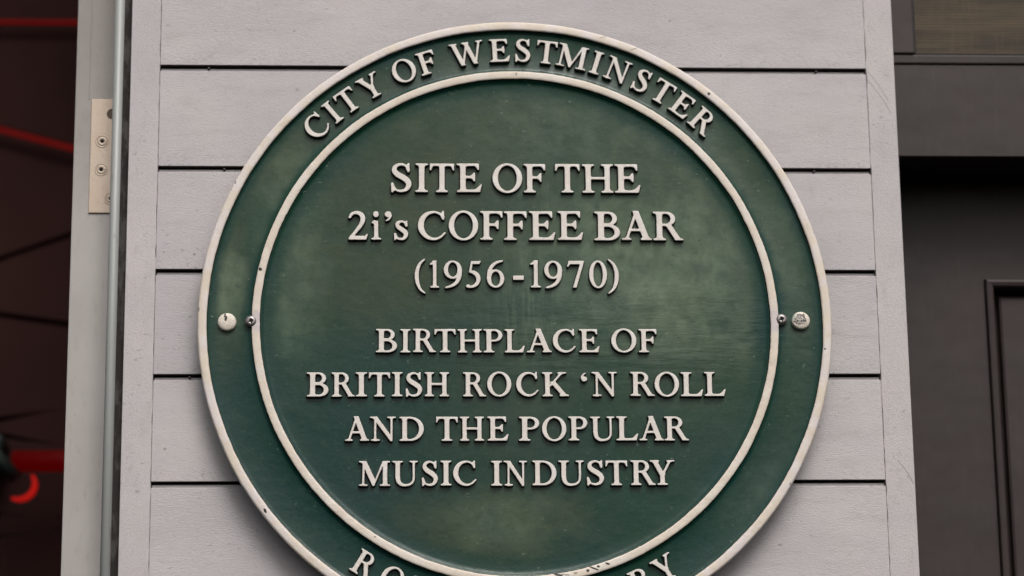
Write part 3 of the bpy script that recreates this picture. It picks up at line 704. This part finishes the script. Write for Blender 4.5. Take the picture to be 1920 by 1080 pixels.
for cx, cz in ((-0.2043, 0.0002), (0.2061, 0.0018)):
    prof = [(0.0009, -0.0030), (0.0011, -0.0052), (0.0026, -0.0051), (0.0040, -0.0043), (0.0047, -0.0030), (0.0048, -0.0012), (0.0048, 0.0)]
    sc = obj('screw', lathe(prof, 40), mat_steel, plaque, (cx, Y_GROUND, cz), smooth=True)
    bm = bmesh.new()
    for ang in (0.3, 0.3 + math.pi / 2):       # cross recess
        v = []
        for u, w_ in ((-1, -1), (1, -1), (1, 1), (-1, 1)):
            x, z = u * 0.0020, w_ * 0.00045
            v.append(bm.verts.new((x * math.cos(ang) - z * math.sin(ang), -0.00532 - (0.00003 if ang > 1 else 0), x * math.sin(ang) + z * math.cos(ang))))
        r_ = bmesh.ops.extrude_face_region(bm, geom=[bm.faces.new(v)])
        bmesh.ops.translate(bm, vec=(0, 0.0012, 0), verts=[x for x in r_['geom'] if isinstance(x, bmesh.types.BMVert)])
    rc = obj('recess', bm, mat_dark, sc)

# ------------------------------------------------------------------ left: tube, jamb, brass plate
m = M('brushed_grey_metal', 0.5, 0.5, 0.15)
c = m.mix(m.noise(30, 3, 0.6, (1, 1, 0.2)), (0.27, 0.28, 0.27), (0.34, 0.35, 0.335))
c = m.mix(m.ramp(m.noise(160, 4, 0.6, (1, 1, 0.3)), 0.6, 0.75, 0, 0.5), c, (0.14, 0.14, 0.13))
m.bump(m.noise(300, 3, 0.6, (1, 1, 0.15)), 0.2, 0.0005)
mat_tube = m.done(c)
bm = bmesh.new(); tube(bm, [(-0.3124, -0.004, -0.62), (-0.3124, -0.004, 0.60)], 0.0039, 40)
o = obj('metal_tube', bm, mat_tube, smooth=True)
tag(o, 'slim grey metal tube running upright between the door jamb and the white wall', 'pipe')
m = M('jamb_grey_paint', 0.55, 0.4)
JB = (0.37, 0.345, 0.325)
c = m.mix(m.ramp(m.noise(12, 3), 0.3, 0.7), JB, (0.42, 0.395, 0.375))
c = m.mix(m.ramp(m.noise(240, 4, 0.65, (1, 1, 0.25)), 0.52, 0.8, 0, 0.4), c, (0.24, 0.22, 0.20))
c = m.mix(m.ramp(m.noise(500, 2, 0.5, loc=(5, 5, 5)), 0.70, 0.76, 0, 0.5), c, (0.10, 0.08, 0.07))
c = m.mix(m.math('MULTIPLY', m.blob((-0.325, 0.29), (0.05, 0.13), 0.6, 40, 0.8), 0.55), c, (0.17, 0.145, 0.125))
m.bump(m.noise(800, 3), 0.2, 0.0005)
mat_jamb = m.done(c)
m = M('old_grey_sealant', 0.8, 0.2)
c = m.mix(m.ramp(m.noise(110, 4, 0.65, (1, 1, 0.35)), 0.46, 0.64), (0.045, 0.040, 0.037), (0.11, 0.10, 0.095))
m.bump(m.noise(300, 3), 0.5, 0.001); mat_seal = m.done(c)
bm = bmesh.new(); box(bm, -0.3104, -0.3033, 0.012, 0.029, -0.62, 0.60); obj('sealant', bm, mat_seal, wall)
jamb = thing('door_jamb', 'beige grey door jamb beside the dark doorway, with a brass plate let into it', 'door frame')
bm = bmesh.new(); box(bm, -0.3485, -0.3105, 0.020, 0.110, -0.62, 0.60, 0.0008, 2); obj('post', bm, mat_jamb, jamb)
bm = bmesh.new(); box(bm, -0.3378, -0.3366, 0.0196, 0.0206, 0.1925, 0.60, 0.0002, 1); obj('weather_seal', bm, mat_jamb, jamb)
m = M('tarnished_brass', 0.5, 0.5, 0.35)
c = m.mix(m.ramp(m.noise(55, 3, 0.6, (1, 1, 0.6)), 0.3, 0.7), (0.50, 0.395, 0.31), (0.53, 0.44, 0.36))
c = m.mix(m.ramp(m.noise(240, 4, 0.6), 0.55, 0.8, 0, 0.5), c, (0.36, 0.26, 0.20))
m.bump(m.noise(500, 3), 0.2, 0.0005)
mat_brass = m.done(c)
bm = bmesh.new(); box(bm, -0.3353, -0.3100, 0.0186, 0.0205, 0.0979, 0.1922, 0.0004, 2)
pl = obj('strike_plate', bm, mat_brass, jamb)
for x, z, hole in ((-0.3260, 0.1570, False), (-0.3262, 0.1335, False), (-0.3186, 0.1800, True), (-0.3180, 0.1095, False)):
    if not hole:
        prof = [(0.0, -0.0001), (0.0013, -0.0001), (0.0014, -0.0004), (0.0028, -0.0005), (0.0036, -0.0003), (0.0038, -0.00003), (0.0043, -0.00003), (0.0045, -0.0004), (0.0051, -0.0003), (0.0053, 0.0006)]
        s_ = obj('plate_screw', lathe(prof, 32), mat_brass, pl, (x, 0.0186, z), smooth=True)
        # dark socket floor, seated 0.3 mm inside the head
    else:
        m_ = M('grimy_hole', 0.8); 
        obj('screw_hole', lathe([(0.0, -0.0002), (0.0030, -0.0002), (0.0042, -0.0004), (0.0046, 0.0006)], 32), m_.done((0.10, 0.07, 0.05)), pl, (x, 0.0186, z))
for x, z in ((-0.3260, 0.1570), (-0.3262, 0.1335), (-0.3180, 0.1095)):
    obj('socket', lathe([(0, -0.00056), (0.0016, -0.00056), (0.0016, 0.0)], 6), mat_dark, pl, (x, 0.0186, z))

# ------------------------------------------------------------------ left: red lit room behind the doorway
m = M('dark_maroon_panel', 0.8, 0.1)
c = m.mix(m.ramp(m.noise(4, 3), 0.3, 0.7), (0.024, 0.009, 0.008), (0.038, 0.015, 0.013))
mat_room = m.done(c)
m = M('black_joint', 0.9, 0.1); mat_joint = m.done((0.002, 0.0015, 0.0015))
def emis(name, col, st):
    m = M(name, 0.6, 0.1); m.b.inputs['Emission Color'].default_value = (*col, 1); m.b.inputs['Emission Strength'].default_value = st
    return m.done(tuple(v * 0.15 for v in col))
ROOM_Y = 0.66
room = bpy.data.objects.new('room_interior', None); COL.objects.link(room); room['kind'] = 'structure'
bm = bmesh.new(); box(bm, -1.60, -0.30, ROOM_Y + 0.03, ROOM_Y + 0.05, -1.0, 1.2); obj('back_wall', bm, mat_joint, room)
bm = bmesh.new(); box(bm, -1.62, -1.60, 0.11, ROOM_Y + 0.05, -1.0, 1.2); obj('side_wall', bm, mat_room, room)
bm = bmesh.new(); box(bm, -0.30, -0.29, 0.11, ROOM_Y + 0.05, -1.0, 1.2); obj('side_wall', bm, mat_room, room)
bm = bmesh.new(); box(bm, -1.62, -0.29, 0.11, ROOM_Y + 0.05, 1.2, 1.22); obj('ceiling', bm, mat_room, room)
# panels of the back wall: slanting joints between them
JO = [(0.640, 0.640), (0.535, 0.535), (0.455, 0.395), (0.290, 0.355), (0.244, 0.222), (0.128, 0.152), (0.118, 0.098), (0.030, 0.020), (-0.02, 0.0), (-0.30, -0.26), (-0.60, -0.62), (-0.95, -0.95)]
def zat(L, x):
    (za, zb) = L; xc = min(max(x, -0.57), -0.36)
    return za + (zb - za) * (xc + 0.50) / (0.0745)
JO = [(1.15, 1.15), (0.80, 0.80), (0.491, 0.491), (0.3735, 0.353), (0.2306, 0.2576), (0.173, 0.162), (0.0545, 0.071), (0.0535, 0.038), (-0.036, -0.044), (-0.0577, -0.047), (-0.30, -0.28), (-0.60, -0.60), (-0.95, -0.95)]
xs_ = [-1.59, -0.57, -0.36, -0.302]
for i in range(len(JO) - 1):
    bm = bmesh.new(); rows = []
    for x in xs_:
        zt, zb = zat(JO[i], x) - 0.003, zat(JO[i + 1], x) + 0.003
        if zt - zb < 0.002: zm = (zt + zb) / 2; zt, zb = zm + 0.001, zm - 0.001
        rows.append([bm.verts.new(p) for p in ((x, ROOM_Y, zt), (x, ROOM_Y + 0.012, zt), (x, ROOM_Y + 0.012, zb), (x, ROOM_Y, zb))])
    for A, B in zip(rows, rows[1:]):
        for k in range(4): bm.faces.new((A[k], A[(k+1) % 4], B[(k+1) % 4], B[k]))
    bm.faces.new(rows[0]); bm.faces.new(rows[-1])
    obj('panel', bm, mat_room, room)
red_dim = emis('deep_red_glow', (0.20, 0.003, 0.002), 0.40)
red_mid = emis('red_glow', (0.18, 0.0, 0.0), 0.26)
red_hot = emis('bright_red_glow', (0.8, 0.012, 0.008), 0.38)
def neon(za, zb, r, label, yo=0.012):
    bm = bmesh.new(); tube(bm, [(-0.62, ROOM_Y - yo, zat((za, zb), -0.57)), (-0.57, ROOM_Y - yo, zat((za, zb), -0.57)), (-0.36, ROOM_Y - yo, zat((za, zb), -0.36)), (-0.31, ROOM_Y - yo, zat((za, zb), -0.36))], r, 16)
    o = obj('light_tube', bm, red_dim, smooth=True); tag(o, label, 'light tube', 'red light tubes in the dark room')
neon(0.4870, 0.4870, 0.0023, 'dim red light tube running level across the top of the dark doorway')
neon(0.3680, 0.3480, 0.0029, 'dim red light tube sloping down to the right in the dark doorway')
lamp = thing('red_lamp', 'blurred red lamp with a glowing bar above a bright red curved tube, low in doorway', 'lamp')
bm = bmesh.new(); tube(bm, [(-0.468, 0.60, 0.0075), (-0.40, 0.60, 0.0075), (-0.33, 0.60, 0.0075)], 0.0105, 24); obj('light_bar', bm, red_mid, lamp, smooth=True)
m = M('black_green_metal', 0.5, 0.4); mat_blk = m.done((0.012, 0.018, 0.016))
bm = bmesh.new(); tube(bm, [(-0.500, 0.585, 0.030), (-0.480, 0.585, 0.008), (-0.462, 0.590, -0.012)], 0.0070, 20); obj('arm', bm, mat_blk, lamp, smooth=True)
bm = bmesh.new(); box(bm, -0.53, -0.478, 0.60, 0.655, 0.018, 0.036, 0.006, 2); obj('bracket_arm', bm, mat_blk, lamp)
bm = bmesh.new(); pts = []
for k in range(15):
    a = R(38 - k * 11.0); pts.append((-0.4590 + 0.0155 * math.cos(a), 0.585, -0.0185 + 0.0150 * math.sin(a)))
tube(bm, pts, 0.0031, 14, 0.6); obj('curved_tube', bm, red_hot, lamp, smooth=True)

# ------------------------------------------------------------------ right: dark framed doorway
m = M('dark_brown_grey_gloss', 0.45, 0.25)
DK = (0.045, 0.0325, 0.030)
c = m.mix(m.ramp(m.noise(10, 3), 0.3, 0.7), DK, (0.036, 0.028, 0.026))
c = m.mix(m.ramp(m.noise(140, 4, 0.6, (1, 1, 0.25)), 0.5, 0.8, 0, 0.4), c, (0.062, 0.049, 0.044))
c = m.mix(m.ramp(m.noise(420, 2, 0.5, loc=(2, 8, 3)), 0.70, 0.78, 0, 0.4), c, (0.10, 0.09, 0.085))
m.bump(m.noise(260, 3, 0.6, (1, 1, 0.3)), 0.2, 0.0006); m.bump(m.noise(20, 2), 0.3, 0.004)
mat_dark_paint = m.done(c)
XW = 0.3088
frame = thing('door_frame', 'dark brown grey door frame with a deep crossbar under a brown window', 'door frame')
bm = bmesh.new(); box(bm, XW + 0.0022, 0.95, 0.030, 0.098, 0.1507, 0.2291, 0.0006, 2); obj('crossbar', bm, mat_dark_paint, frame)
bm = bmesh.new(); box(bm, XW + 0.0022, 0.95, 0.0285, 0.098, 0.2297, 0.2374, 0.0012, 2); obj('window_rail', bm, mat_dark_paint, frame)
bm = bmesh.new(); box(bm, XW + 0.0022, 0.3322, 0.0270, 0.098, 0.2380, 0.60, 0.0010, 2); obj('window_stile', bm, mat_dark_paint, frame)
bm = bmesh.new(); box(bm, XW - 0.004, XW + 0.0015, 0.031, 0.160, -0.62, 0.60, 0.0006, 1); obj('side_post', bm, mat_dark_paint, frame)
m = M('reveal_shade_black', 0.6, 0.3); mat_bead = m.done((0.010, 0.009, 0.009))  # black strip paints the shadow of the reveal round the pane
bm = bmesh.new(); box(bm, 0.3326, 0.95, 0.0300, 0.0440, 0.2378, 0.2392); box(bm, 0.3326, 0.3341, 0.0300, 0.0440, 0.2396, 0.60); obj('reveal_shade_bead', bm, mat_bead, frame)
m = M('brown_woven_blind', 0.8, 0.2)
wv = m.n('TexWave', wave_type='BANDS', bands_direction='Z'); m.lk(m.mapped((1, 1, 1)), wv.inputs['Vector']); wv.inputs['Scale'].default_value = 120; wv.inputs['Distortion'].default_value = 1.5; wv.inputs['Detail'].default_value = 2
hb = m.noise(80, 4, 0.6, (0.08, 1, 1)); vb = m.noise(220, 3, 0.6, (1, 1, 0.1))
c = m.mix(m.ramp(hb, 0.35, 0.65), (0.10, 0.064, 0.034), (0.27, 0.165, 0.085))
c = m.mix(m.ramp(vb, 0.45, 0.75, 0, 0.5), c, (0.30, 0.18, 0.10))
c = m.mix(m.math('MULTIPLY', wv.outputs['Fac'], 0.45), c, (0.035, 0.028, 0.020))
mat_blind = m.done(c)
bm = bmesh.new(); box(bm, 0.3330, 0.96, 0.056, 0.060, 0.2300, 0.60)
o = obj('window_blind', bm, mat_blind); tag(o, 'brown woven blind behind the window glass above the dark door', 'blind')
gm = bpy.data.materials.new('window_glass'); gm.use_nodes = True
gt = gm.node_tree; gt.nodes.remove(gt.nodes['Principled BSDF'])
fr = gt.nodes.new('ShaderNodeFresnel'); fr.inputs[0].default_value = 1.3
tr = gt.nodes.new('ShaderNodeBsdfTransparent'); gl = gt.nodes.new('ShaderNodeBsdfGlossy'); gl.inputs['Roughness'].default_value = 0.03
mxs = gt.nodes.new('ShaderNodeMixShader'); tr.inputs[0].default_value = (0.86, 0.87, 0.85, 1)
gt.links.new(fr.outputs[0], mxs.inputs[0]); gt.links.new(tr.outputs[0], mxs.inputs[1]); gt.links.new(gl.outputs[0], mxs.inputs[2])
gt.links.new(mxs.outputs[0], gt.nodes['Material Output'].inputs['Surface'])
bm = bmesh.new(); box(bm, 0.3343, 0.95, 0.0400, 0.0440, 0.2394, 0.60); obj('window_pane', bm, gm, frame)

door = thing('panelled_door', 'dark brown grey panelled door set back under the crossbar, right of the white wall', 'door')
YD = 0.100
XP, ZP = 0.3963, 0.0651
bm = bmesh.new(); box(bm, XW + 0.004, XP - 0.0004, YD, YD + 0.04, -0.62, ZP + 0.0004); box(bm, XW + 0.004, 0.95, YD, YD + 0.04, ZP + 0.0004, 0.2100)
obj('leaf', bm, mat_dark_paint, door)
def nested(levels, x0, x1, z0, z1):
    bm = bmesh.new(); rings = []
    for ins, y in levels:
        rings.append([bm.verts.new(p) for p in ((x0+ins, y, z0+ins), (x1-ins, y, z0+ins), (x1-ins, y, z1-ins), (x0+ins, y, z1-ins))])
    for A, B in zip(rings, rings[1:]):
        for k in range(4): bm.faces.new((A[k], A[(k+1) % 4], B[(k+1) % 4], B[k]))
    return bm, rings
bm, _ = nested([(0.0, YD + 0.02), (0.0002, YD - 0.0025), (0.0010, YD - 0.0045), (0.0028, YD - 0.0050), (0.0058, YD - 0.0042), (0.0074, YD - 0.0010), (0.0082, YD + 0.0080), (0.0092, YD + 0.0150), (0.0095, YD + 0.0200)], XP, 0.80, -0.75, ZP)
obj('panel_moulding', bm, mat_dark_paint, door)
bm, rg = nested([(0.0098, YD + 0.0205), (0.0100, YD + 0.0150), (0.0124, YD + 0.0135), (0.0132, YD + 0.0070), (0.0150, YD + 0.0060), (0.0210, YD + 0.0060)], XP, 0.80, -0.75, ZP)
bm.faces.new(rg[-1]); obj('panel', bm, mat_dark_paint, door)
